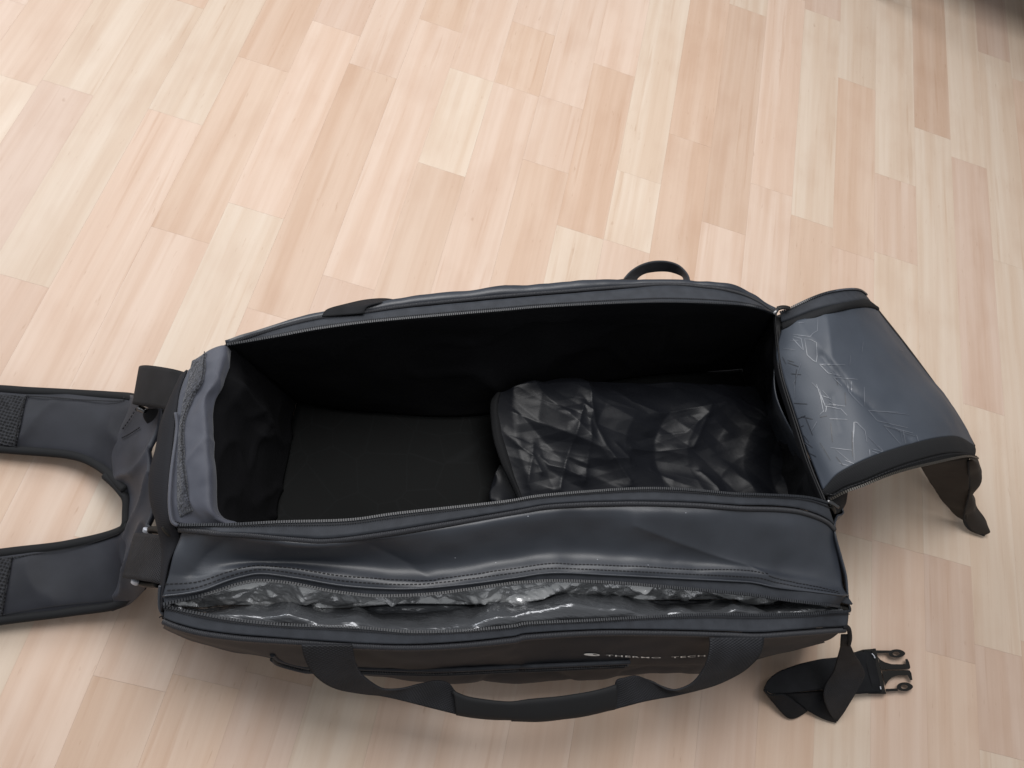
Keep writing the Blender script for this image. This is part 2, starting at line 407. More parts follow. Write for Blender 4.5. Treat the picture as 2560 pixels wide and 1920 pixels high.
for c in range(-7, 30):
    js, cs = spec.get(c, (None, None)); rnd = random.Random(c*13+5)
    if js is None:
        js = []; y = -.3+rnd.random()*.4
        while y < 2.6: js.append(y); y += .38+rnd.random()*.25
        cs = [rnd.choice([CR_, PK, TN, RS, PK, CR_]) for _ in range(len(js)+1)]
    js = list(js); cs = list(cs)
    while js[-1] < 2.3: js.append(js[-1]+.4+rnd.random()*.2); cs.append(rnd.choice([CR_, PK, PK, RS]))
    while js[0] > -.25: js.insert(0, js[0]-.42-rnd.random()*.2); cs.insert(0, rnd.choice([CR_, PK, PK, RS]))
    js = [js[0]-.5]+js
    g = 0 if (c-2) % 3 else .0001
    for a, b_, col in zip(js, js[1:], cs):
        if b_ < -.5 or a > 2.6: continue
        o = bpy.data.objects.new('plank', unit); COL.objects.link(o); o.parent = floor
        x0, x1 = xb(c), xb(c+1)
        o.location = ((x0+x1)/2, (a+b_)/2, 0); o.scale = (x1-x0-g-.00008, b_-a-.00016, .001)
        k = .97+rnd.random()*.06; o.color = (col[0]*k, col[1]*k, col[2]*k, 1)

# ------------------------------------------------------------------ dark furniture foot at the top edge and the cabinet it carries (beyond the frame)
fp = at(2182, -8, 0)
cab = bpy.data.objects.new('cabinet', None); COL.objects.link(cab); cab.location = (0, 0, 0)
prop(cab, 'dark brown furniture foot just entering at the top edge of the floor', 'furniture')
def ft(x, y):
    vs = []; fs = []; prof = [(.0, .013), (.003, .015), (.02, .0165), (.06, .021), (.165, .024)]; n = 24
    for z, r in prof:
        for k in range(n): vs.append(Vector((x+math.cos(2*math.pi*k/n)*r, y+math.sin(2*math.pi*k/n)*r, z)))
    for i in range(len(prof)-1):
        for k in range(n): fs.append((i*n+k, i*n+(k+1) % n, (i+1)*n+(k+1) % n, (i+1)*n+k))
    fs.append(tuple(range(n))[::-1]); fs.append(tuple((len(prof)-1)*n+k for k in range(n)))
    link('foot', mesh('foot', vs, fs), M_dwood, cab)
fx, fy = fp.x, fp.y+.012
ft(fx, fy); ft(fx+.62, fy-.0); ft(fx, fy+.42); ft(fx+.62, fy+.42)
bm = bmesh.new(); bmesh.ops.create_cube(bm, size=1, matrix=Matrix.Translation((fx+.31, fy+.26, .16+.12)) @ Matrix.Diagonal((.66, .54, .24, 1)))
bmesh.ops.bevel(bm, geom=list(bm.edges), offset=.006, segments=2, affect='EDGES'); me = bpy.data.meshes.new('body'); bm.to_mesh(me); bm.free()
link('body', me, M_dwood, cab, smooth=False)

# ------------------------------------------------------------------ the bag
bag = bpy.data.objects.new('sports_bag', None); COL.objects.link(bag)
prop(bag, 'black open sports bag with unzipped compartments, backpack straps and folded back lid on the floor', 'bag')

# --- rim lines
far_teeth = L('B 285,432,.236 450,405 620,375 840,335 1200,290 1896,230 | C 500,350 1000,325 1300,322 1650,337 1780,360 1862,392,.215'.replace(' 450,405', ' 450,405,.238').replace(' 620,375', ' 620,375,.24'), .24)
far_groove = L('B 280,430,.235 450,372,.237 600,330,.238 850,275 1100,248 1400,208 1896,162 | C 300,298 700,265 1000,240 1250,222 1500,245 1640,272,.232 1760,318,.222 1866,388,.213', .238)
far_sil = L('B 272,428,.232 500,358,.232 700,292,.228 850,257 1100,215 1300,172 1500,150 1896,100 | C 300,240 600,222 850,205 1090,205 1380,215 1600,238 1700,285,.215 1780,332,.21 1868,384,.21', .226)
near_teeth = L('A 940,964,.222 | B 300,1497,.236 600,1482,.24 1000,1470 1300,1430 1896,1365 | C 500,1466 1000,1428 1300,1430 1600,1455 | H 0,147 300,157,.238 600,172,.233 760,195,.228 905,238,.22', .24)
near_groove = L('A 950,972,.220 1100,985,.230 | E 400,195,.236 600,205 900,228 1100,233 1500,180 2212,62 | F 450,22 900,5 1300,12 1600,30 | H 200,260,.236 400,267,.234 600,290,.23 780,340,.225 900,395,.219 978,462,.21', .238)
near_pipe = L('A 955,985,.217 1100,1000,.228 | E 400,205,.233 600,217 900,245 1100,250 1500,200 2212,80 | F 450,38 900,22 1300,32 1600,52 | H 200,300,.232 400,306,.230 600,328,.226 780,380,.22 900,438,.213 975,512,.204', .235)

# --- lining of the main compartment (world-space corners for the hidden foot of the walls)
def W(*q): return [Vector(a) for a in q]
far_bot = [P('B', 690, 770, .012), P('B', 1100, 830, .012), P('B', 1800, 850, .012), P('C', 900, 790, .012), Vector((.47, .60, .012))]
far_tk = zz(far_teeth, [.236, .238]+[.238]*6+[.225, .213])
def mids(a, b, f, off, n=9):
    A = cr(a, n); B = cr(b, n); return [A[i].lerp(B[i], f)+Vector(off) for i in range(n)]
def midw(a, b, f, off, n=9):
    A = cr(a, n); B = cr(b, n); return [A[i].lerp(B[i], f)+Vector(off)*math.sin(math.pi*i/(n-1)) for i in range(n)]
def ends(a): return max(0, min(1, a*10, (1-a)*10))
def wr(amp, s, seed):
    return lambda p, a, b: ends(a)*amp*(N3(p, s, seed)+.5*N3(p, s*2.3, seed+3)+.6*ridge(p, s*1.3, seed+9))*min(1, b*6)*min(1, (1-b)*8)
sheet('lining_panel', [far_tk, midw(far_tk, far_bot, .35, (-.006, .014, 0)), midw(far_tk, far_bot, .75, (-.004, .008, 0)), far_bot], 110, 34, M_lin, bag, disp=wr(.006, 9, 1))
near_bot = W((-.125, .155, .012), (.0, .175, .012), (.2, .235, .012), (.38, .315, .012), (.555, .39, .012))
near_tk = zz(near_teeth, [.221, .235, .239, .239, .239, .239, .238, .23, .219])
sheet('lining_panel', [near_tk, midw(near_tk, near_bot, .3, (.002, -.008, 0)), near_bot], 90, 24, M_lin, bag, disp=wr(.005, 9, 4))
flap_fold = L('B 285,432,.236 | A 1205,6,.236 1162,60,.238 1155,185,.24 1092,290,.24 1094,450,.24 1108,700,.24 1116,860,.238 1165,922,.232 1230,958,.226')
left_bot = [P('B', 690, 770, .012), P('B', 650, 1000, .012), Vector((-.125, .2, .012)), Vector((-.125, .155, .012))]
sheet('lining_panel', [zz(flap_fold, [.236, .238, .238, .236, .224]), midw(flap_fold, left_bot, .4, (-.004, 0, -.0)), left_bot], 70, 40, M_lin, bag,
      disp=lambda p, a, b: ends(a)*(fold(p, L('B 300,740 420,760 490,810 430,880', .16), .012, .012)+.005*N3(p, 14, 5)+.004*ridge(p, 18, 8))*min(1, b*5))
right_rim = [P('C', 1862, 392, .213), P('R', 318, 420, .205), P('R', 345, 620, .205), P('R', 430, 900, .205), P('R', 500, 1120, .21), P('R', 590, 1335, .218)]
right_bot = W((.47, .60, .012), (.525, .50, .012), (.555, .39, .012))
sheet('lining_panel', [right_rim, midw(right_rim, right_bot, .4, (.012, .004, 0)), right_bot], 60, 30, M_lin, bag,
      disp=lambda p, a, b: ends(a)*(.010*N3(p, 16, 2)+.007*ridge(p, 20, 6))*min(1, b*5))
bl = sheet('base_panel', [far_bot, midw(far_bot, near_bot, .5, (0, 0, .004)), near_bot], 90, 40, M_base, bag, disp=lambda p, a, b: .0025*N3(p, 10, 3))
hinge = L('R 352,262,.214 345,300,.210 342,360,.205 318,530,.201 385,760,.201 462,1000,.203 545,1200,.208 580,1290,.212')
sheet('hinge_panel', [[p+Vector((0, 0, -.003)) for p in right_rim], mids(right_rim, hinge, .5, (0, 0, -.012)), [p+Vector((.004, 0, -.004)) for p in hinge]], 50, 8, M_lin, bag)
sheet('bottom_panel', [W((-.16, .33, .003), (.2, .50, .003), (.50, .63, .003)), W((-.12, .2, .003), (.25, .36, .003), (.55, .48, .003)), W((-.09, .10, .003), (.25, .18, .003), (.57, .36, .003))], 20, 10, M_lin, bag, thick=.001)

# --- inner pocket of thin crumpled nylon with a bound edge
pk_l = L('C 215,858,.07 185,900,.07 178,960,.07 195,1120,.07 238,1260,.068 290,1380,.066 345,1500,.062 370,1580,.06')
pk_1 = L('C 420,846,.068 500,900,.078 520,1000,.078 540,1150,.076 560,1300,.074 600,1450,.07 620,1580,.062')
pk_2 = L('C 640,795,.06 740,850,.074 800,1000,.078 860,1150,.074 900,1300,.07 950,1420,.066 960,1560,.06')
pk_3 = L('C 1000,790,.05 1050,900,.064 1120,1050,.068 1180,1200,.06 1220,1330,.056 1260,1450,.055 1270,1560,.05')
pk_4 = L('C 1350,800,.045 1420,920,.060 1480,1050,.055 1520,1200,.05 1560,1330,.05 1600,1450,.055 1600,1560,.05')
pk_5 = L('C 1760,820,.045 1830,950,.055 1880,1100,.055 1930,1250,.055 1960,1380,.055 1980,1500,.055 1990,1560,.05')
cre = [('740,850 750,1000 700,960 620,1250 590,1420', .012, .0045), ('750,1010 830,1190 1000,1380', .010, .005), ('740,1030 738,1200 735,1380', .009, .004),
       ('250,1090 330,1170 430,1240 480,1330', .010, .005), ('430,1170 420,1260 400,1400', .008, .004), ('900,860 1010,930 1180,980 1330,950 1600,900', .010, .006),
       ('1500,920 1450,1050 1400,1160 1210,1190 1000,1190', .008, .006), ('980,1250 880,1260', .006, .004), ('470,1240 520,1290 600,1310 700,1350', .008, .0045),
       ('1450,1310 1540,1400 1560,1440', .010, .005), ('900,1180 985,1250', .007, .004), ('300,850 420,860 560,840 740,850', .007, .006), ('560,1000 700,1010', .004, .008), ('1700,870 1850,980 1900,1100', .006, .008), ('1280,1360 1150,1300', .006, .005),
       ('1200,1100 1350,1080 1480,960', .006, .005), ('640,1250 740,1290', .006, .004)]
cre = [(L('C '+s, .07), a*.36, w_*1.5) for s, a, w_ in cre]
def pkd(p, a, b):
    e = min(1, b*14)
    d = sum(fold(p, q, am, wd) for q, am, wd in cre)+.004*N3(p, 10, 4)+.15*crumple(p, 8, 1, 6, .68)-.005
    return d*e
pocket = sheet('inner_pocket', [pk_l, pk_1, pk_2, pk_3, pk_4, pk_5], 210, 260, M_pouch, bag, thick=.001, disp=pkd)
pb_r = L('C 238,862,.073 230,900,.0735 232,960,.0735 250,1100,.0735 292,1250,.0715 330,1370,.0695 375,1500,.066 400,1580,.063')
sheet('edge_binding', [zz(pk_l, [.0735, .0735, .0735, .0715, .066, .063]), mids(pk_l, pb_r, .5, (0, 0, .005)), pb_r], 60, 8, M_edge, pocket.o, thick=.0012, disp=lambda p, a, b: .001*N3(p, 40, 3))
# lower layer of the pocket peeping out beneath the binding
sheet('under_layer', [L('C 235,1285,.05 205,1350,.045 178,1440,.04 188,1560,.035'), L('C 300,1290,.055 310,1380,.056 340,1480,.055 370,1570,.05')], 40, 16, M_pouch, pocket.o, thick=.001,
      disp=lambda p, a, b: .003*ridge(p, 30, 5)+.002*N3(p, 40, 2))

# --- far side: zip tape, piping and shell
ft_ = sheet('zip_tape', [far_teeth, far_groove], 200, 6, M_tape, bag, thick=.0012, disp=lambda p, a, b: .0007*N3(p, 30, 2))
run('zipper_teeth', far_teeth, .0023, .0007, .0013, .0011, M_teeth, bag, lift=.001)
run('stitching', mids(far_teeth, far_groove, .22, (0, 0, .0), 30), .0024, .0007, .0006, .0004, M_thread, bag, lift=.0012)
tube('piping', mids(far_groove, far_sil, .22, (0, 0, .001), 24), .0026, M_bind, bag, n=220)
far_low = [Vector((p.x, p.y+.004, .12)) for p in far_sil]; far_foot = [Vector((p.x, p.y+.002, .004)) for p in far_sil]
shell_far = sheet('shell_panel', [mids(far_groove, far_sil, .3, (0, 0, -.001), 16), far_sil, far_low, far_foot], 130, 30, M_coat, bag, disp=lambda p, a, b: .0035*N3(p, 16, 8)*min(1, b*8)+.0015*N3(p, 45, 8))
# webbing tab on the far right corner
sheet('webbing_tab', [L('C 1560,232,.229 1640,236,.229 1668,270,.226'), L('C 1565,252,.231 1622,262,.231 1655,288,.229')], 12, 5, M_web, bag)

# --- near side of the main compartment: tape, piping and the coated panel sloping to the thermal pocket
nt_ = sheet('zip_tape', [near_teeth, near_groove], 200, 6, M_tape, bag, thick=.0012, disp=lambda p, a, b: .0007*N3(p, 30, 6))
run('zipper_teeth', near_teeth, .0023, .0007, .0013, .0011, M_teeth, bag, lift=.001)
run('stitching', mids(near_teeth, near_groove, .22, (0, 0, .0), 30), .0024, .0007, .0006, .0004, M_thread, bag, lift=.0012)
tube('piping', near_pipe, .0032, M_bind, bag, n=260)
r2 = L('E 175,205,.212 300,215,.226 400,235,.231 700,262 1000,285 1400,268 1800,212 2212,135 | F 450,112 900,105 1300,118 1600,140,.227 1900,180,.220 2120,235,.207 2190,262,.196', .232)
r3 = L('E 130,330,.210 250,370,.211 400,372,.207 620,362 900,368 1200,385 1500,405 1800,395 2212,330 | F 450,300 900,315 1300,345 1600,370 1900,405,.197 2120,440,.192 2215,450,.186', .203)
r4 = L('E 95,470,.203 250,480,.205 450,440,.206 680,415 900,432 1200,475 1500,500 1900,478 2212,425 | F 450,400 900,420 1300,440 1600,455 1900,490,.2 2120,520,.194 2225,532,.186', .2045)
r5 = L('E 66,590,.196 200,575,.199 320,550 450,500 560,468 680,452 900,480 1200,528 1560,546 1900,520 2212,480 | F 450,447 800,460 1200,480 1600,500 1700,510 1850,540 2212,582 | H 1115,1190,.188', .203)
top_c = [L('E 470,300,.2 360,360,.2 250,460,.2'), L('E 1350,330,.2 1560,400,.2 1700,460,.2'), L('F 900,180,.2 1300,300,.2 1620,400,.2 1750,480,.2')]
def topd(p, a, b):
    e = min(1, b*7)*min(1, (1-b)*7)
    return e*(-fold(p, top_c[0], .006, .012)-fold(p, top_c[1], .0045, .014)+fold(p, top_c[2], .005, .012)+.0035*N3(p, 11, 7)+.0012*N3(p, 40, 2))
topp = sheet('shell_panel', [near_pipe, r2, r3, r4, r5], 260, 70, M_coat, bag, disp=topd)
run('stitching', L('E 90,560 200,548 320,522 450,478 560,445 680,427 900,455 1200,500 1560,517 1900,490 2212,450 | F 450,418 800,432 1200,452 1600,470 1720,480 1850,510 2212,552', .205), .0042, .0014, .00045, .0004, M_thread, bag, bvh=topp.bvh, lift=.0004)
run('stitching', L('E 80,520 200,510 320,490 450,448 560,418 680,400 900,425 1200,470 1560,480 1900,458 2212,420 | F 450,385 800,398 1200,420 1600,435 1720,450 1850,485 2212,520', .205), .0042, .0014, .00045, .0004, M_thread, bag, bvh=topp.bvh, lift=.0004)
# raised cord along the edge of that panel
tube('edge_cord', zz(r5, [.1975, .204]+[.204]*8+[.192]), .0011, M_coat, bag, n=240, seg=6)

# --- thermal pocket: two zip edges, crumpled foil inside
pu_teeth = L('E 78,640,.193 200,612,.195 300,590 420,555 500,527 600,503 680,497 800,506 900,521 1050,552 1200,575 1400,591 1700,580 1900,556 2212,512 | F 300,505 450,497 800,508 1200,540 1650,582 1850,612 2100,642 2200,655,.184', .198)
pu_tape_hi = [p+Vector((0, 0, -.0015)) for p in r5]
sheet('zip_tape', [pu_tape_hi, pu_teeth], 240, 7, M_tape, bag, thick=.0012, disp=lambda p, a, b: .0006*N3(p, 30, 6))
run('zipper_teeth', pu_teeth, .0027, .0009, .0015, .0013, M_teeth, bag, lift=.001)
pl_teeth = L('E 80,655,.188 250,690 500,735 800,765 1200,780 1400,795 1600,810 1900,803 2212,775 | F 300,757 700,738 1000,720 1400,703 1700,706 2000,700 2130,690 2265,684,.178', .19)
pl_groove = L('E 70,725,.184 150,755 300,795 500,822 700,838 1000,862 1300,880 1600,885 1900,868 2212,838 | F 300,817 700,795 1100,795 1500,805 1700,812 1950,795 2257,774,.174', .187)
pl_pipe = L('E 72,745,.180 150,778 300,818 500,846 700,862 1000,880 1300,900 1600,908 1900,894 2212,864 | F 300,843 700,818 1100,818 1500,828 1700,836 1950,820 2240,798,.17', .183)
sheet('zip_tape', [pl_teeth, pl_groove], 240, 9, M_tape, bag, thick=.0012, disp=lambda p, a, b: .001*N3(p, 22, 11))
run('zipper_teeth', pl_teeth, .0027, .0008, .0014, .001, M_teeth, bag, lift=.0006)
run('stitching', mids(pl_teeth, pl_groove, .2, (0, 0, .0), 30), .0024, .0007, .0006, .0004, M_thread, bag, lift=.0011)
tube('piping', pl_pipe, .0034, M_bind, bag, n=260)
deep = L('E 120,650,.17 300,660 480,645 800,655 1100,668 1300,655 1500,640 1800,640 2212,655 | F 0,690 180,700 400,672 750,635 1000,618 1200,612 1500,612 1700,620 1950,650 2120,665,.165', .155)
def foild(p, a, b):
    e = min(1, b*10)*min(1, (1-b)*10)
    return e*(.27*crumple(p, 26, 2, 8, .85)+.004*N3(p, 18, 2)-.007)
fl = sheet('foil_lining', [zz(pu_teeth, [.189, .194, .194, .194, .182]), mids(pu_teeth, deep, .5, (0, .004, 0), 20), deep], 420, 46, M_foil, bag, thick=.0006, disp=foild)
def film(p, a, b):
    e = min(1, b*10)*min(1, (1-b)*10)
    return e*(.22*crumple(p, 12, 3, 6, .6)+.004*N3(p, 12, 2)-.006)
sheet('foil_lining', [zz(pl_teeth, [.184, .1875, .1875, .175]), mids(pl_teeth, deep, .5, (0, -.002, .006), 20), [p+Vector((0, 0, -.002)) for p in deep]], 360, 30, M_foil2, bag, thick=.0006, disp=film)

# --- front panel down to the floor
f1 = [p+Vector((0, -.001, -.003)) for p in pl_pipe]
f2 = L('E 74,768,.165 130,800,.16 300,868,.15 480,905,.145 700,940 900,965 1200,985 1500,1000 1900,985 2212,970 | F 300,965 700,945 1100,925 1500,915,.14 1800,890,.14 2000,865,.145 2175,846,.15', .14)
f3 = L('E 76,772,.12 135,806,.115 300,874,.11 480,910,.10 700,955 900,1020 1200,1045 1500,1055 1900,1058 2212,1040 | F 300,1045 700,1040 1100,1020 1500,1010,.105 1800,950,.11 2000,905,.115 2120,868,.13', .105)
f4 = L('E 78,770,.05 137,803,.05 300,868,.05 480,905,.05 700,948 900,1000 1200,1060 1500,1095 1900,1118 2212,1120 | F 300,1118 600,1108 850,1092 1100,1068 1400,1048,.05 1800,935,.05 2000,888,.05 2110,862,.06', .06)
f5 = [Vector((p.x*1.02, p.y*1.02+.035, .004)) for p in f4]
front_c = [L('F 380,1030,.1 450,1075,.08 560,1110,.07'), L('F 150,1030,.1 80,1080,.08 20,1115,.07'), L('F 900,1070,.1 1050,1040,.1 1300,1040,.1')]
def frd(p, a, b): return (.003*N3(p, 13, 5)+.0012*N3(p, 40, 5)+sum(fold(p, q, .004, .006) for q in front_c)*(1 if .4 < b < .9 else 0))*min(1, b*10)
f0 = [p+Vector((0, 0, -.003)) for p in pl_groove]
front = sheet('front_panel', [f0, f1, f2, f3, f4, f5], 240, 60, M_front, bag, disp=frd)
# little front pocket with its own zip
fz = L('E 738,962 790,995 850,1020 930,1037 1000,1045 1280,1047 1500,1055 1800,1060 2212,1042 | F 120,1043 300,1040 500,1030', .1)
fzh = []
for s in ['E 738,958', 'E 790,992', 'E 850,1015', 'E 930,1030', 'E 1000,1036', 'E 1280,1040', 'E 1500,1048', 'E 1800,1052', 'E 2212,1034', 'F 300,1030', 'F 600,1018', 'F 900,1005']:
    k, q = s.split(); x, y = map(float, q.split(',')); h = hit(front.bvh, k, x, y, .002)
    if h: fzh.append(h[0])
fz_zip = run('zipper_teeth', fzh, .0027, .0009, .0015, .0013, M_teeth, bag, lift=.0006)
tube('pocket_welt', [p+Vector((0, .003, .008)) for p in fzh], .0026, M_tape, bag, n=150, seg=8)
tube('pocket_welt', [p+Vector((0, -.001, -.008)) for p in fzh], .0022, M_tape, bag, n=150, seg=8)

# --- right and left ends of the shell
re_top = [P('H', 1130, 1360, .176), P('H', 1110, 1190, .187), P('H', 1095, 1000, .192), P('H', 1050, 820, .197), P('H', 975, 530, .205), P('H', 1000, 370, .2), P('H', 1060, 310, .19), P('R', 560, 1200, .18), Vector((.44, .47, .18)), Vector((.43, .55, .19)), P('C', 1868, 384, .205)]
re_mid = [Vector((p.x+.045, p.y+.02, .09)) for p in re_top]; re_bot = [Vector((p.x+.075, p.y+.045, .004)) for p in re_top]
sheet('end_panel', [re_top, re_mid, re_bot], 70, 24, M_coat, bag, disp=lambda p, a, b: .004*N3(p, 16, 5)*min(1, b*8))
sheet('end_fold', [L('H 985,360,.2 985,300,.205 960,240,.212 920,190,.216'), L('H 1035,335,.195 1050,260,.2 1040,190,.206 1020,150,.21'), L('H 1062,318,.175 1100,240,.178 1114,165,.18 1118,110,.185')], 24, 10, M_web, bag, thick=.002)
lp = L('A 1000,140,.224 962,240,.224 945,340,.225 925,500,.226 907,700,.226 905,850,.225 920,945,.222')
le1 = L('A 960,200,.2 900,320,.2 855,430,.2 832,560,.198 805,720,.195 805,850,.193 840,960,.19 870,1100,.18 855,1290,.17 865,1440,.165')
lpx = lp+L('A 960,1030,.205 905,1160,.195 875,1310,.19 870,1400,.186')
le2 = [Vector((p.x-.002, p.y, .1)) for p in le1]; le3 = [Vector((p.x+.025, p.y+.01, .004)) for p in le1]
sheet('end_panel', [lpx, le1, le2, le3], 80, 26, M_endp, bag, disp=lambda p, a, b: .003*N3(p, 20, 9)*min(1, b*8))
tube('piping', L('A 935,365,.229 942,450,.228 922,600,.229 908,720,.229 902,850,.228 915,940,.226 945,966,.225'), .0017, M_nylon, bag, n=70, seg=6)
tube('piping', L('A 935,430,.205 872,450,.206 850,600,.205 830,720,.203 826,850,.201 840,940,.198'), .0014, M_bind, bag, n=70, seg=6)
tube('piping', L('A 852,1285,.186 848,1360,.180 852,1410,.176 870,1440,.174'), .0018, M_coat, bag, n=30, seg=6)
tube('loose_thread', L('E 45,722,.17 58,714,.171 72,708,.172'), .0006, M_thread, bag, n=10, seg=5)

# --- turned out end flap with its loop-tape strip
fr1 = lp
fr2 = L('A 1098,45,.232 1070,180,.235 1040,300,.236 1005,430,.237 1003,650,.237 1010,850,.235 1060,968,.225')
fr3 = L('A 1190,8,.237 1150,185,.243 1088,292,.243 1090,450,.243 1103,700,.243 1110,865,.241 1150,925,.234 1240,966,.224')
fr4 = [p+Vector((.006, .001, -.012)) for p in fr3]
ef = sheet('end_flap', [fr1, fr2, fr3, fr4], 110, 40, M_nylon, bag, disp=lambda p, a, b: (.0022*N3(p, 26, 2)+.002*ridge(p, 22, 5)+.0006*N3(p, 90, 5))*min(1, b*6+.2))
vl = [(1020, 88), (1002, 220), (975, 330), (955, 500), (950, 700), (950, 850), (962, 920)]; vr = [(1098, 52), (1085, 190), (1030, 290), (985, 420), (985, 600), (1000, 750), (1028, 885)]
def onl(bvh, k, pts, off, z):
    out = []
    for x, y in pts:
        h = hit(bvh, k, x, y, off); out.append(h[0] if h else P(k, x, y, z))
    return out
VL, VR = onl(ef.bvh, 'A', vl, .0015, .226), onl(ef.bvh, 'A', vr, .0015, .236)
VM = onl(ef.bvh, 'A', [((a[0]+b[0])/2, (a[1]+b[1])/2) for a, b in zip(vl, vr)], .0017, .23)
sheet('hook_and_loop_strip', [VL, VM, VR], 90, 12, M_velcro, ef.o, thick=.0012, disp=lambda p, a, b: .0005*N3(p, 300, 3))
run('stitching', onl(ef.bvh, 'A', [(x-4, y) for x, y in vr], .0022, .237), .003, .001, .0004, .0004, M_thread, ef.o, lift=.0006)
# frayed corner of the strip
sheet('frayed_corner', [L('A 1020,92,.225 1095,45,.232'), L('A 1026,104,.226 1100,62,.233')], 6, 3, M_velcro, ef.o)

# --- zip sliders and pull tabs
def slider(pts_bar, pts_tab, pw):
    e = tube('zip_slider', pts_bar, .0026, M_metal, bag, n=10, seg=8, flat=.7)
    tube('pull_tab', pts_tab, pw, M_plas, e, n=14, seg=8, flat=.45)
slider(L('A 862,935,.2 870,965,.205 895,962,.208'), L('A 885,960,.208 905,990,.206 935,1010,.2 960,1030,.196'), .0055)
slider(L('H 905,215,.222 960,240,.222 1020,280,.218'), L('H 935,262,.215 960,285,.212 985,330,.205'), .0035)
slider(L('Q 470,700,.222 495,660,.224 520,620,.224'), L('Q 520,615,.224 580,600,.225 640,600,.225 690,615,.224'), .0030)
slider(L('E 96,650,.19 102,645,.19 108,640,.19'), L('E 112,652,.182 140,660,.18 170,672,.178'), .003)
slider(L('H 985,1300,.182 1000,1310,.182 1010,1325,.18'), L('H 1040,1325,.177 1090,1330,.176 1145,1335,.176'), .0035)
sheet('zip_end', [L('H 1095,1210,.187 1135,1235,.186 1170,1285,.185'), L('H 1000,1240,.185 1080,1280,.184 1155,1295,.184')], 10, 4, M_tape, bag)
sheet('zip_end', [L('H 905,1356,.178 1000,1352,.178 1140,1352,.178'), L('H 880,1330,.172 1000,1320,.172 1155,1330,.172')], 10, 4, M_plas, bag)

# --- lid folded back over the right end
lid_n = L('R 572,1268,.213 640,1190,.228 720,1140,.238 850,1080,.246 950,1045,.247 1100,1000,.240 1250,970,.222 1340,972,.198 1425,1020,.165')
lid_1 = L('R 470,1000,.202 560,985,.22 660,950,.232 800,890,.243 920,840,.243 1060,790,.234 1180,770,.214 1265,780,.19 1338,862,.16')
lid_2 = L('R 395,760,.2 480,740,.216 580,715,.228 700,660,.238 800,620,.239 920,580,.228 1020,570,.208 1110,590,.184 1188,652,.158')
lid_3 = L('R 318,530,.2 400,520,.215 480,500,.226 590,460,.235 680,430,.236 790,390,.225 880,380,.207 960,400,.183 1030,440,.16')
lid_4 = L('R 345,362,.205 420,330,.217 480,310,.226 560,285,.232 640,265,.233 720,248,.222 790,238,.208 840,238,.188 880,250,.168')
# beyond the fold the lid turns down and runs back under itself to the floor
def under(q, pts): return q+pts
tl_n = W((.795, .49, .08), (.845, .462, .03), (.862, .457, .006)); tl_1 = W((.765, .54, .08), (.80, .53, .03), (.80, .515, .004)); tl_2 = W((.725, .59, .08), (.725, .585, .03), (.74, .57, .004))
tl_3 = W((.675, .625, .08), (.67, .62, .03), (.685, .62, .004)); tl_4 = W((.63, .65, .08), (.625, .65, .03), (.64, .655, .004))
lid_c = [(L('R 540,540,.22 700,700,.23 830,830,.23 1010,1000,.22'), -.006, .009), (L('R 560,330,.22 580,560,.22 760,760,.23', None), .0035, .010), (L('R 600,760,.22 640,960,.22', None), -.003, .008),
         (L('R 440,330,.22 470,420,.22 600,600,.22', None), .004, .014), (L('R 1150,600,.15 1250,800,.15 1330,950,.15'), .002, .008)]
def lidd(p, a, b): return sum(fold(p, q, am, wd) for q, am, wd in lid_c)*min(1, a*12)+.0022*N3(p, 11, 9)+.0008*N3(p, 34, 4)
lid = sheet('lid', [lid_n, lid_1, lid_2, lid_3, lid_4], 110, 90, M_lid, bag, thick=.0022, disp=lidd)
def lastn(a, m=2): return a[-m:]
und = sheet('lid_underside', [[lid_n[-1]]+tl_n, [lid_1[-1]]+tl_1, [lid_2[-1]]+tl_2, [lid_3[-1]]+tl_3, [lid_4[-1]]+tl_4], 30, 60, M_brown, lid.o, thick=.0016, disp=lambda p, a, b: .003*N3(p, 20, 3)*min(1, a*5))
# bound edge and zip along the near side of the lid
ln_e = L('R 560,1270,.212 600,1300,.214 700,1250,.228 800,1215,.237 950,1150,.245 1100,1100,.241 1250,1062,.225 1350,1058,.206 1428,1075,.172')
ln_t = L('R 612,1322,.212 700,1278,.225 800,1242,.233 900,1200,.239 1000,1165,.24 1100,1138,.236 1200,1115,.226 1300,1092,.212 1385,1078,.19 1440,1090,.165')
sheet('edge_binding', [zz(lid_n, [.215, .249, .168]) if False else [p+Vector((0, 0, .0015)) for p in lid_n], ln_e], 120, 10, M_edge, lid.o, thick=.002, disp=lambda p, a, b: .0012*math.sin(b*3.14)+.0005*N3(p, 40, 3))
sheet('zip_tape', [[p+Vector((0, 0, -.001)) for p in ln_e], ln_t], 110, 5, M_edge, lid.o, thick=.0012)
run('zipper_teeth', ln_t, .0026, .0009, .0015, .0012, M_metal if False else mat('brass_teeth', (.045, .04, .034), .35, .5, metal=.3), lid.o, lift=.001)
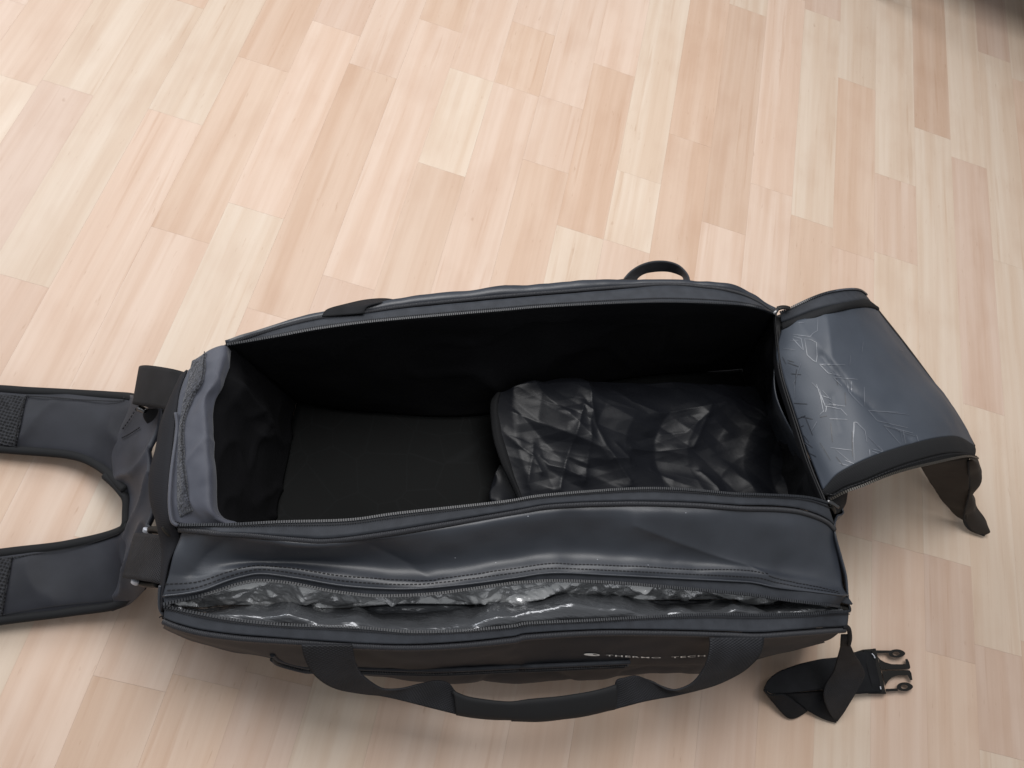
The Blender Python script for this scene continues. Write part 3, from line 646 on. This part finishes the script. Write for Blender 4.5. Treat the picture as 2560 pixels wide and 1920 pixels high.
# hanging end of the zip tape that flops to the floor
h1 = L('R 1395,1082,.185 1440,1092,.17 1462,1125,.15 1455,1180,.125 1418,1240,.10 1412,1290,.075 1440,1345,.05 1465,1400,.03 1500,1470,.012')
h2 = L('R 1390,1100,.175 1392,1150,.16 1395,1200,.135 1398,1260,.11 1388,1320,.085 1372,1380,.055 1368,1440,.025 1400,1488,.01 1480,1522,.006')
h3 = [a.lerp(b, .5)+Vector((.004, -.002, .004)) for a, b in zip(h1, h2)]
sheet('hanging_tape', [h1, h3, h2], 60, 12, M_brown, lid.o, thick=.0016, disp=lambda p, a, b: .002*math.sin(a*22)*min(1, a*3))
tube('edge_cord', h2, .0016, M_edge, lid.o, n=60, seg=6)
sheet('underside_strip', [L('R 1125,1135,.13 1180,1230,.08 1250,1330,.04 1320,1405,.015 1380,1450,.006'), L('R 1260,1105,.16 1310,1200,.12 1350,1300,.08 1375,1380,.05 1385,1440,.015'), L('R 1392,1085,.18 1396,1200,.14 1392,1300,.09 1375,1390,.05 1388,1450,.012')], 40, 24, M_brown, lid.o, thick=.0014, disp=lambda p, a, b: .002*N3(p, 30, 2))
# zip and binding along the far side of the lid
lf_b = L('R 345,330,.207 420,300,.219 520,262,.229 620,232,.235 700,215,.234 780,200,.222 830,198,.2 870,235,.172')
lf_t = L('Q 560,672,.215 660,630,.219 800,560,.226 1000,470,.232 1200,402,.232 1400,365,.226 1560,355,.215 1660,372,.2 1740,425,.182')
sheet('edge_binding', [[p.lerp(q_, .06)+Vector((0, 0, .0018)) for p, q_ in zip(lid_4, cr(lid_3, len(lid_4)))], lf_b], 90, 8, M_edge, lid.o, thick=.002, disp=lambda p, a, b: .0022*math.sin(b*3.14))
sheet('zip_tape', [[p+Vector((0, 0, -.001)) for p in lf_b], lf_t], 90, 5, M_tape, lid.o, thick=.0012)
run('zipper_teeth', lf_t, .0026, .0009, .0015, .0012, M_teeth, lid.o, lift=.001)
tube('edge_cord', L('Q 1200,398,.233 1400,358,.228 1560,348,.217 1665,365,.201 1750,420,.182'), .0013, M_metal if False else M_nylon, lid.o, n=50, seg=6)
# angular line print on the lid
silver = [[(410, 395), (505, 408), (520, 390), (545, 375), (548, 310)], [(415, 408), (455, 418), (468, 485), (410, 420)], [(475, 420), (510, 425), (540, 442), (543, 520), (538, 550), (520, 540), (488, 510), (475, 420)],
          [(700, 565), (557, 562), (605, 612), (690, 630)], [(632, 635), (770, 648)], [(640, 642), (682, 682)], [(712, 655), (720, 715), (745, 745), (800, 800)], [(735, 660), (738, 720)], [(806, 690), (810, 795)],
          [(995, 832), (830, 822), (880, 880), (1050, 918)], [(540, 675), (562, 740), (580, 830)], [(575, 740), (620, 755)], [(590, 800), (600, 798), (680, 815), (712, 850)], [(612, 868), (715, 872)], [(597, 795), (592, 830)],
          [(745, 1000), (750, 888), (765, 888), (812, 935), (822, 1000)], [(610, 785), (700, 798)], [(915, 905), (1080, 948)], [(920, 910), (1010, 1010)], [(1025, 930), (1040, 1020)], [(1100, 960), (1110, 995)],
          [(835, 1040), (840, 1085)], [(850, 1038), (920, 1055), (885, 1020)], [(850, 1050), (900, 1068)], [(620, 1030), (740, 1045)], [(665, 1115), (730, 1135)], [(700, 1100), (750, 1120)], [(560, 720), (590, 800)],
          [(440, 330), (470, 330)], [(590, 570), (560, 562)]]
dark = [[(380, 540), (415, 550)], [(380, 553), (440, 575)], [(400, 615), (455, 620)], [(430, 590), (420, 680)], [(415, 780), (490, 785)], [(455, 855), (520, 870)], [(430, 870), (480, 850)], [(440, 920), (470, 905)], [(480, 1000), (520, 1030)],
        [(500, 1060), (540, 1080)], [(470, 960), (500, 1000)], [(350, 520), (370, 560)], [(620, 890), (630, 1000)], [(650, 1080), (690, 1130)], [(740, 940), (742, 1080)], [(600, 850), (560, 860)], [(480, 860), (520, 960)], [(560, 1000), (620, 1100)], [(700, 720), (705, 790)], [(650, 640), (660, 680)]]
decal('line_print', lid.bvh, 'R', silver, .00085, M_print, lid.o, .0006, kind='stuff')
decal('line_print', lid.bvh, 'R', dark, .0009, M_printd, lid.o, .0006, kind='stuff')

Z['K'] = (1840, 740, 2.9625)
K = [[(350, 390), (440, 400)], [(480, 500), (432, 640), (440, 760)], [(560, 640), (620, 700), (640, 790)], [(640, 700), (700, 770)], [(680, 770), (735, 810)], [(655, 800), (740, 815)], [(845, 440), (840, 520)], [(825, 610), (880, 615)],
     [(830, 690), (860, 740)], [(850, 640), (855, 720)], [(1215, 990), (1230, 1080)], [(1100, 965), (1330, 1040)], [(975, 1040), (1090, 1160), (1010, 1130)], [(990, 1140), (990, 1190)], [(740, 1140), (860, 1240)], [(865, 1000), (875, 1220)],
     [(620, 880), (650, 850)], [(600, 930), (560, 1000)], [(500, 1080), (545, 1120)], [(880, 930), (870, 1060)], [(700, 560), (760, 600)], [(760, 640), (780, 665)], [(400, 330), (470, 330)], [(940, 340), (930, 420)], [(1210, 400), (1240, 410)], [(1120, 860), (1280, 880)]]
decal('line_print', lid.bvh, 'K', K, .0007, mat('faint_print', (.085, .095, .118), .4, .6), lid.o, .0006, kind='stuff')

run('stitching', mids(ln_e, ln_t, .3, (0, 0, .0012), 24), .0042, .0014, .00045, .0004, M_thread, lid.o, lift=.0006)
decal('lint', topp.bvh, 'F', [[(290, 98), (298, 99)], [(1262, 78), (1265, 80)], [(720, 365), (722, 368)], [(1030, 400), (1034, 402)], [(95, 385), (98, 386)]], .0007, M_bar, bag, .0006, kind='stuff')
decal('lint', topp.bvh, 'E', [[(1860, 352), (1866, 354)], [(900, 320), (902, 322)]], .0005, M_bar, bag, .0006, kind='stuff')

# --- emblem and lettering on the front
def thermo():
    cu = bpy.data.curves.new('lettering', 'FONT'); cu.body = 'THERMO  TECH'; cu.extrude = 0; cu.resolution_u = 4; cu.space_character = 1.15; cu.offset = .012
    tmp = bpy.data.objects.new('tmp', cu); COL.objects.link(tmp)
    dg = bpy.context.evaluated_depsgraph_get(); me = bpy.data.meshes.new_from_object(tmp.evaluated_get(dg)); bpy.data.objects.remove(tmp)
    bm = bmesh.new(); bm.from_mesh(me); bmesh.ops.subdivide_edges(bm, edges=[e for e in bm.edges if e.calc_length() > .12], cuts=2)
    xs = [v.co.x for v in bm.verts]; ys = [v.co.y for v in bm.verts]; x0, x1, y0, y1 = min(xs), max(xs), min(ys), max(ys)
    dead = []
    for v in bm.verts:
        fx_ = (v.co.x-x0)/(x1-x0); fy_ = (v.co.y-y0)/(y1-y0)
        X = 505+fx_*1100; base = 350+24*math.sin(max(0, min(1, (X-560)/1000))*math.pi*.9)-4*fx_
        h = hit(front.bvh, 'T', X, base-fy_*(15+3*math.sin(fx_*9)), .0008)
        if h: v.co = h[0]
        else: dead.append(v)
    bmesh.ops.delete(bm, geom=dead, context='VERTS'); bm.to_mesh(me); bm.free()
    link('lettering', me, M_white, bag, smooth=False)
thermo()
def emblem():
    vs = []; fs = []; n = 40
    for r in (1, .72):
        for k in range(n):
            a = 2*math.pi*k/n; h = hit(front.bvh, 'T', 351+89*math.cos(a)*(r if r == 1 else r*.45)+(0 if r == 1 else 38), 332+13.5*math.sin(a)*(1 if r == 1 else .35)+.05*(89*math.cos(a)), .0008)
            if not h: return
            vs.append(h[0])
    for k in range(n): fs.append((k, (k+1) % n, n+(k+1) % n, n+k))
    link('emblem', mesh('emblem', vs, fs), M_white, bag, smooth=False)
emblem()

# --- front carry handle
g_hi = L('E 1850,1168,.137 1950,1208,.135 2100,1230,.134 2212,1235,.134 | F 300,1222,.135 500,1203,.136 650,1180,.137 760,1155,.138 838,1130,.138')
g_lo = L('E 1868,1322,.122 1980,1340,.12 2100,1352,.119 2212,1358,.119 | F 200,1364,.119 400,1362,.119 560,1345,.12 700,1318,.121 832,1291,.122')
g_m1 = mids(g_hi, g_lo, .2, (0, 0, .0035), 12); g_m2 = mids(g_hi, g_lo, .8, (0, 0, .0035), 12)
hd = sheet('carry_handle', [g_hi, g_m1, g_m2, g_lo], 90, 14, M_sleeve, bag, thick=.006, disp=lambda p, a, b: .0008*N3(p, 30, 1))
sheet('webbing', [L('E 1230,893,.194 1240,945,.188 1255,1010,.178 1300,1085,.165 1400,1157,.150 1480,1170,.145 1560,1160,.14 1650,1132,.138 1740,1113,.14 1820,1125,.137 1868,1180,.132 1900,1200,.13'),
      L('E 918,893,.194 932,960,.186 975,1050,.174 1050,1122,.162 1150,1168,.152 1300,1195,.143 1400,1205,.138 1500,1225,.132 1600,1250,.128 1750,1288,.124 1880,1320,.122 1912,1325,.121')], 90, 18, M_webr, hd.o, thick=.002)
sheet('webbing', [L('F 1412,845,.186 1415,900,.184 1400,980,.176 1370,1050,.165 1310,1125,.152 1230,1165,.145 1160,1172,.143 1090,1140,.14 1030,1105,.14 960,1082,.142 890,1095,.14 840,1110,.137 822,1160,.132 790,1175,.13'),
      L('F 1748,845,.186 1740,900,.183 1715,965,.176 1640,1040,.166 1560,1090,.156 1450,1140,.147 1340,1172,.14 1200,1205,.134 1100,1222,.131 1000,1242,.128 900,1268,.125 860,1278,.124 818,1290,.122 785,1294,.121')], 90, 18, M_webr, hd.o, thick=.002)
# --- back carry handle
bh = sheet('carry_handle', [
      L('C 975,182,.20 1015,140,.2 1070,105,.2 1130,85,.2 1190,80,.2 1250,88,.2 1300,110,.2 1345,160,.205 1362,215,.215'),
      L('C 1045,190,.185 1068,168,.182 1100,152,.182 1140,144,.182 1190,140,.182 1240,143,.182 1290,158,.185 1318,175,.19 1325,208,.2')], 60, 10, M_webg, bag, thick=.002)
sheet('webbing', [L('B 842,262,.24 856,232,.238 890,212,.236 980,188,.234 1100,162,.23 1220,155,.225 1310,172,.22'), L('B 1090,242,.244 1100,212,.243 1120,196,.242 1160,184,.24 1210,176,.236 1260,172,.23 1330,180,.222')], 30, 8, M_web, bh.o)
sheet('webbing', [L('C 830,206,.215 900,192,.21 975,182,.2 1010,180,.195'), L('C 1090,216,.235 1070,195,.23 1050,186,.22 1030,184,.2')], 20, 6, M_web, bh.o)

# --- backpack harness on the left
def pad(top, bot, name, nu=90, z_b=.004):
    mid = mids(top, bot, .5, (0, 0, .009), 12); q1 = mids(top, bot, .12, (0, 0, .0055), 12); q2 = mids(top, bot, .88, (0, 0, .0055), 12)
    return sheet(name, [top, q1, mid, q2, bot], nu, 26, M_pad, bag, thick=.009, disp=lambda p, a, b: (.0035*N3(p, 16, 4)+.0035*ridge(p, 12, 6))*min(1, b*4)*min(1, (1-b)*4))
us_t = L('A -420,232,.012 -200,226,.014 0,230,.016 150,240,.018 300,247,.02 450,255,.026 600,262,.036 720,270,.055 790,300,.08')
us_b = L('A -420,560,.012 -200,562,.014 0,576,.016 150,588,.018 300,600,.02 430,622,.026 540,680,.036 610,745,.05 665,800,.06')
s1 = pad(us_t, us_b, 'backpack_strap')
ls_t = L('A -420,1160,.012 -200,1130,.014 0,1100,.016 150,1082,.018 300,1065,.02 430,1040,.026 540,1015,.034 620,990,.045 680,960,.06')
ls_b = L('A -420,1570,.012 -200,1530,.014 0,1490,.016 150,1470,.018 300,1452,.02 450,1432,.024 600,1412,.03 690,1375,.04 770,1300,.07')
s2 = pad(ls_t, ls_b, 'backpack_strap')
yoke = sheet('harness_yoke', [L('A 700,275,.05 640,420,.05 600,560,.05 620,700,.052 668,790,.056 660,860,.056 660,960,.056 650,1100,.052 640,1250,.05 590,1425,.03'),
       L('A 760,300,.085 720,420,.085 690,560,.085 700,700,.085 720,800,.085 720,900,.085 715,1000,.085 700,1100,.085 690,1250,.075 685,1390,.045'),
       L('A 860,330,.12 830,440,.12 800,600,.12 795,720,.12 795,850,.12 800,960,.12 800,1100,.12 790,1240,.105 768,1312,.075')], 90, 34, M_yoke, bag, thick=.006,
       disp=lambda p, a, b: (.004*N3(p, 22, 14)+.006*ridge(p, 17, 11)))
def edge(t, parent, r=.0056): tube('edge_binding', t, r, M_edge, parent, n=90, seg=8, flat=.75)
def inset(t, b, f, lift): return mids(t, b, f, (0, 0, lift), 14)
edge(inset(us_t, us_b, .045, .003), s1.o); edge(inset(us_t, us_b, .955, .003), s1.o)
edge(inset(ls_t, ls_b, .045, .003), s2.o); edge(inset(ls_t, ls_b, .955, .003), s2.o)
tube('edge_binding', L('A 560,700,.045 610,745,.052 650,790,.058 672,830,.06 672,900,.06 668,960,.06 640,1000,.05'), .0048, M_edge, yoke.o, n=50, seg=8)
def onsheet(s, k, a, b, off=.0016):
    return sheet_rows(s, k, a, b, off)
def patch(name, s, k, top, bot, m, nu, nv, off=.0016, parent=None):
    A = cr([Vector((x, y, 0)) for x, y in top], nu); B = cr([Vector((x, y, 0)) for x, y in bot], nu); vs = []; fs = []; uvs = []
    for i in range(nu):
        for j in range(nv):
            q = A[i].lerp(B[i], j/(nv-1)); h = hit(s.bvh, k, q.x, q.y, off)
            p = h[0] if h else (vs[-1] if vs else Vector((0, 0, 0))); vs.append(p); uvs.append((p.x, p.y))
    for i in range(nu-1):
        for j in range(nv-1): q = i*nv+j; fs.append((q, q+nv, q+nv+1, q+1))
    o = link(name, mesh(name, vs, fs, uvs), m, parent or s.o); md = o.modifiers.new('thickness', 'SOLIDIFY'); md.thickness = .0012; md.offset = 1
    return o
patch('mesh_panel', s1, 'A', [(-380, 268), (-150, 262), (60, 275), (142, 282)], [(-380, 530), (-150, 532), (30, 545), (88, 548)], M_mesh, 40, 20)
patch('mesh_panel', s2, 'A', [(-380, 1200), (-150, 1165), (0, 1142), (68, 1138)], [(-380, 1525), (-150, 1490), (-40, 1475), (12, 1465)], M_mesh, 40, 20)
run('stitching', onl(s1.bvh, 'A', [(145, 280), (120, 340), (100, 420), (88, 500), (86, 545)], .002, .03), .0035, .0013, .0006, .0006, M_thread, s1.o)
run('stitching', onl(s1.bvh, 'A', [(150, 280), (300, 290), (450, 302), (640, 308), (665, 290)], .002, .03), .0035, .0013, .0005, .0005, M_thread, s1.o)
run('stitching', onl(s2.bvh, 'A', [(66, 1140), (40, 1240), (22, 1360), (14, 1460)], .002, .03), .0035, .0013, .0006, .0006, M_thread, s2.o)
run('stitching', onl(s2.bvh, 'A', [(66, 1140), (250, 1110), (420, 1080), (560, 1040), (640, 1010)], .002, .03), .0035, .0013, .0005, .0005, M_thread, s2.o)
run('stitching', onl(s2.bvh, 'A', [(10, 1440), (200, 1405), (400, 1380), (600, 1360)], .002, .03), .0035, .0013, .0005, .0005, M_thread, s2.o)
run('stitching', onl(yoke.bvh, 'A', [(665, 450), (700, 400), (730, 350)], .002, .07), .0035, .0013, .0005, .0005, M_thread, yoke.o)
run('stitching', onl(yoke.bvh, 'A', [(660, 500), (700, 480), (745, 450)], .002, .07), .0035, .0013, .0005, .0005, M_thread, yoke.o)
# webbing loops with ladder bars that join the harness to the bag
wl = sheet('webbing_loop', [L('A 992,152,.212 930,135,.2 860,122,.178 790,113,.152 752,114,.135 738,122,.122 745,135,.11 800,150,.105'),
                 L('A 948,352,.212 890,347,.198 820,336,.176 750,325,.152 716,322,.135 704,314,.122 712,322,.11 770,335,.105')], 70, 12, M_web, bag, thick=.0022)
wl2 = sheet('webbing_loop', [L('A 975,1030,.195 900,1022,.188 830,1012,.172 770,1006,.15 728,1004,.132 712,1008,.118 722,1012,.106 780,1020,.1'),
                  L('A 870,1282,.185 810,1268,.176 750,1258,.16 700,1250,.145 662,1246,.13 650,1240,.118 660,1244,.106 730,1255,.1')], 70, 12, M_webr, bag, thick=.0022)
def ladder(p, parent):
    tube('strap_bar', p, .0042, M_bar, parent, n=10, seg=12, flat=.6)
ladder(L('A 782,985,.135 778,1000,.132'), wl2.o); ladder(L('A 720,1256,.138 716,1272,.134'), wl2.o)
tube('strap_bar', L('A 800,988,.14 840,990,.15 870,1000,.16'), .004, M_plas, wl2.o, n=10)
tube('strap_bar', L('A 745,1268,.132 790,1278,.14 840,1278,.15'), .0036, M_plas, wl2.o, n=10)
tube('strap_bar', L('A 738,340,.125 760,348,.128 775,355,.13'), .004, M_metal, wl.o, n=10, flat=.6)
sheet('strap_tail', [L('A 775,345,.115 760,380,.11 780,420,.105 800,440,.1'), L('A 870,350,.12 860,400,.115 840,430,.11 825,445,.105')], 16, 8, M_web, wl.o, thick=.003)

# --- closure strap with side-release buckle at the near right corner
cs = sheet('closure_strap',
    [L('G 1480,445,.013 1400,440,.0155 1345,440,.020 1260,462,.026 1165,488,.032 1050,500,.036 950,520,.038 850,545,.04 750,580,.041 680,608,.041 625,645,.039 575,695,.036 548,748,.032'),
     L('G 1545,785,.013 1440,792,.0145 1345,800,.015 1290,798,.018 1200,785,.026 1120,772,.03 1040,765,.033 950,772,.034 850,782,.035 760,790,.035 680,795,.034 610,798,.033 550,760,.031')], 60, 16, M_web, bag, thick=.0018,
    more=[([L('G 548,750,.031 600,800,.033 700,795,.034 770,830,.028 840,885,.02 905,935,.012'), L('G 548,765,.022 635,880,.014 700,960,.008 745,998,.004 800,1000,.003 860,970,.004 908,936,.006')], 40, 10, None),
          ([L('G 690,792,.030 880,782,.026 1062,768,.022 1058,830,.022 1075,900,.02 1110,970,.014 1162,1032,.006'), L('G 690,796,.028 770,832,.02 850,890,.014 910,937,.009 1000,985,.006 1090,1020,.004 1160,1036,.004')], 40, 12, None)])
arm = sheet('strap_end', [L('G 1205,330,.14 1196,400,.12 1172,500,.095 1140,610,.072 1085,700,.058 1062,755,.052 1055,820,.046 1072,890,.036 1105,965,.022 1155,1034,.006'),
     L('G 1262,340,.14 1290,410,.122 1330,490,.1 1372,545,.08 1402,610,.066 1395,670,.056 1340,770,.046 1280,870,.034 1225,960,.02 1168,1036,.006')], 70, 18, M_webr, cs.o, thick=.0018)
tube('strap_anchor', L('G 1215,222,.174 1240,226,.173 1264,246,.168 1274,290,.16 1276,340,.15 1268,380,.14'), .0035, M_web, cs.o, n=24, flat=.6)
sheet('strap_anchor', [L('G 1205,300,.16 1200,350,.15 1196,400,.13'), L('G 1265,300,.16 1275,350,.148 1272,395,.13')], 12, 5, M_web, cs.o)
def ell(cx, cy, rx, ry, n=28, pt=0):
    out = []
    for k in range(n):
        a = 2*math.pi*k/n; out.append((cx+rx*math.cos(a)*(1+pt*max(0, math.cos(a))**6), cy+ry*math.sin(a)))
    return out
def ring(name, o_, i_, z0, z1, m, parent):
    n = len(o_); vs = [P('G', x, y, z0) for x, y in o_]+[P('G', x, y, z0) for x, y in i_]+[P('G', x, y, z1) for x, y in o_]+[P('G', x, y, z1) for x, y in i_]; fs = []
    for k in range(n):
        j = (k+1) % n; fs += [(k, j, n+j, n+k), (2*n+k, 3*n+k, 3*n+j, 2*n+j), (k, 2*n+k, 2*n+j, j), (n+k, n+j, 3*n+j, 3*n+k)]
    o = link(name, mesh(name, vs, fs), m, parent, smooth=False); md = o.modifiers.new('edge', 'BEVEL'); md.width = .0005; md.segments = 2; md.limit_method = 'ANGLE'
    return o
bk = poly('buckle', [[(1325, 440), (1385, 422), (1470, 415), (1494, 413), (1498, 440), (1400, 440), (1330, 455)], [(1468, 414), (1495, 412), (1582, 798), (1552, 798)], [(1376, 425), (1404, 421), (1488, 797), (1462, 797)], [(1430, 798), (1430, 780), (1580, 776), (1583, 800)]], .003, .012, M_plas, cs.o)
sheet('wrapped_webbing', [L('G 1392,432,.0135 1440,436,.0145 1474,445,.013'), L('G 1418,560,.0155 1468,566,.0165 1502,560,.014'), L('G 1452,688,.0155 1506,696,.0165 1530,690,.014'), L('G 1470,782,.013 1520,786,.014 1548,780,.013')], 12, 24, M_web, cs.o, thick=.0015)
tube('strap_glint', L('G 1462,455,.0165 1480,475,.0165 1488,496,.0165'), .0009, M_bar, cs.o, n=10, seg=6); tube('strap_glint', L('G 1534,735,.0165 1538,760,.0165'), .0009, M_bar, cs.o, n=10, seg=6)
Z['g'] = Z['G']
poly('prong', [[(1497, 428), (1625, 429), (1626, 450), (1503, 454)]], .005, .010, M_plas, cs.o)
ring('prong', ell(1672, 455, 68, 36, pt=.1), ell(1668, 456, 30, 16), .0046, .0104, M_plas, cs.o)
poly('prong', [[(1510, 480), (1535, 508), (1575, 530), (1630, 545), (1700, 547), (1752, 545), (1746, 502), (1764, 500), (1780, 530), (1790, 572), (1785, 586), (1600, 590), (1540, 592)]], .005, .010, M_plas, cs.o)
poly('prong', [[(1548, 608), (1600, 602), (1782, 598), (1798, 620), (1808, 682), (1788, 682), (1766, 640), (1680, 642), (1630, 660), (1600, 690), (1575, 730)]], .005, .010, M_plas, cs.o)
poly('prong', [[(1576, 756), (1680, 752), (1684, 774), (1580, 780)]], .005, .010, M_plas, cs.o)
ring('prong', ell(1740, 738, 66, 38, pt=.1), ell(1738, 738, 29, 17), .0046, .0104, M_plas, cs.o)
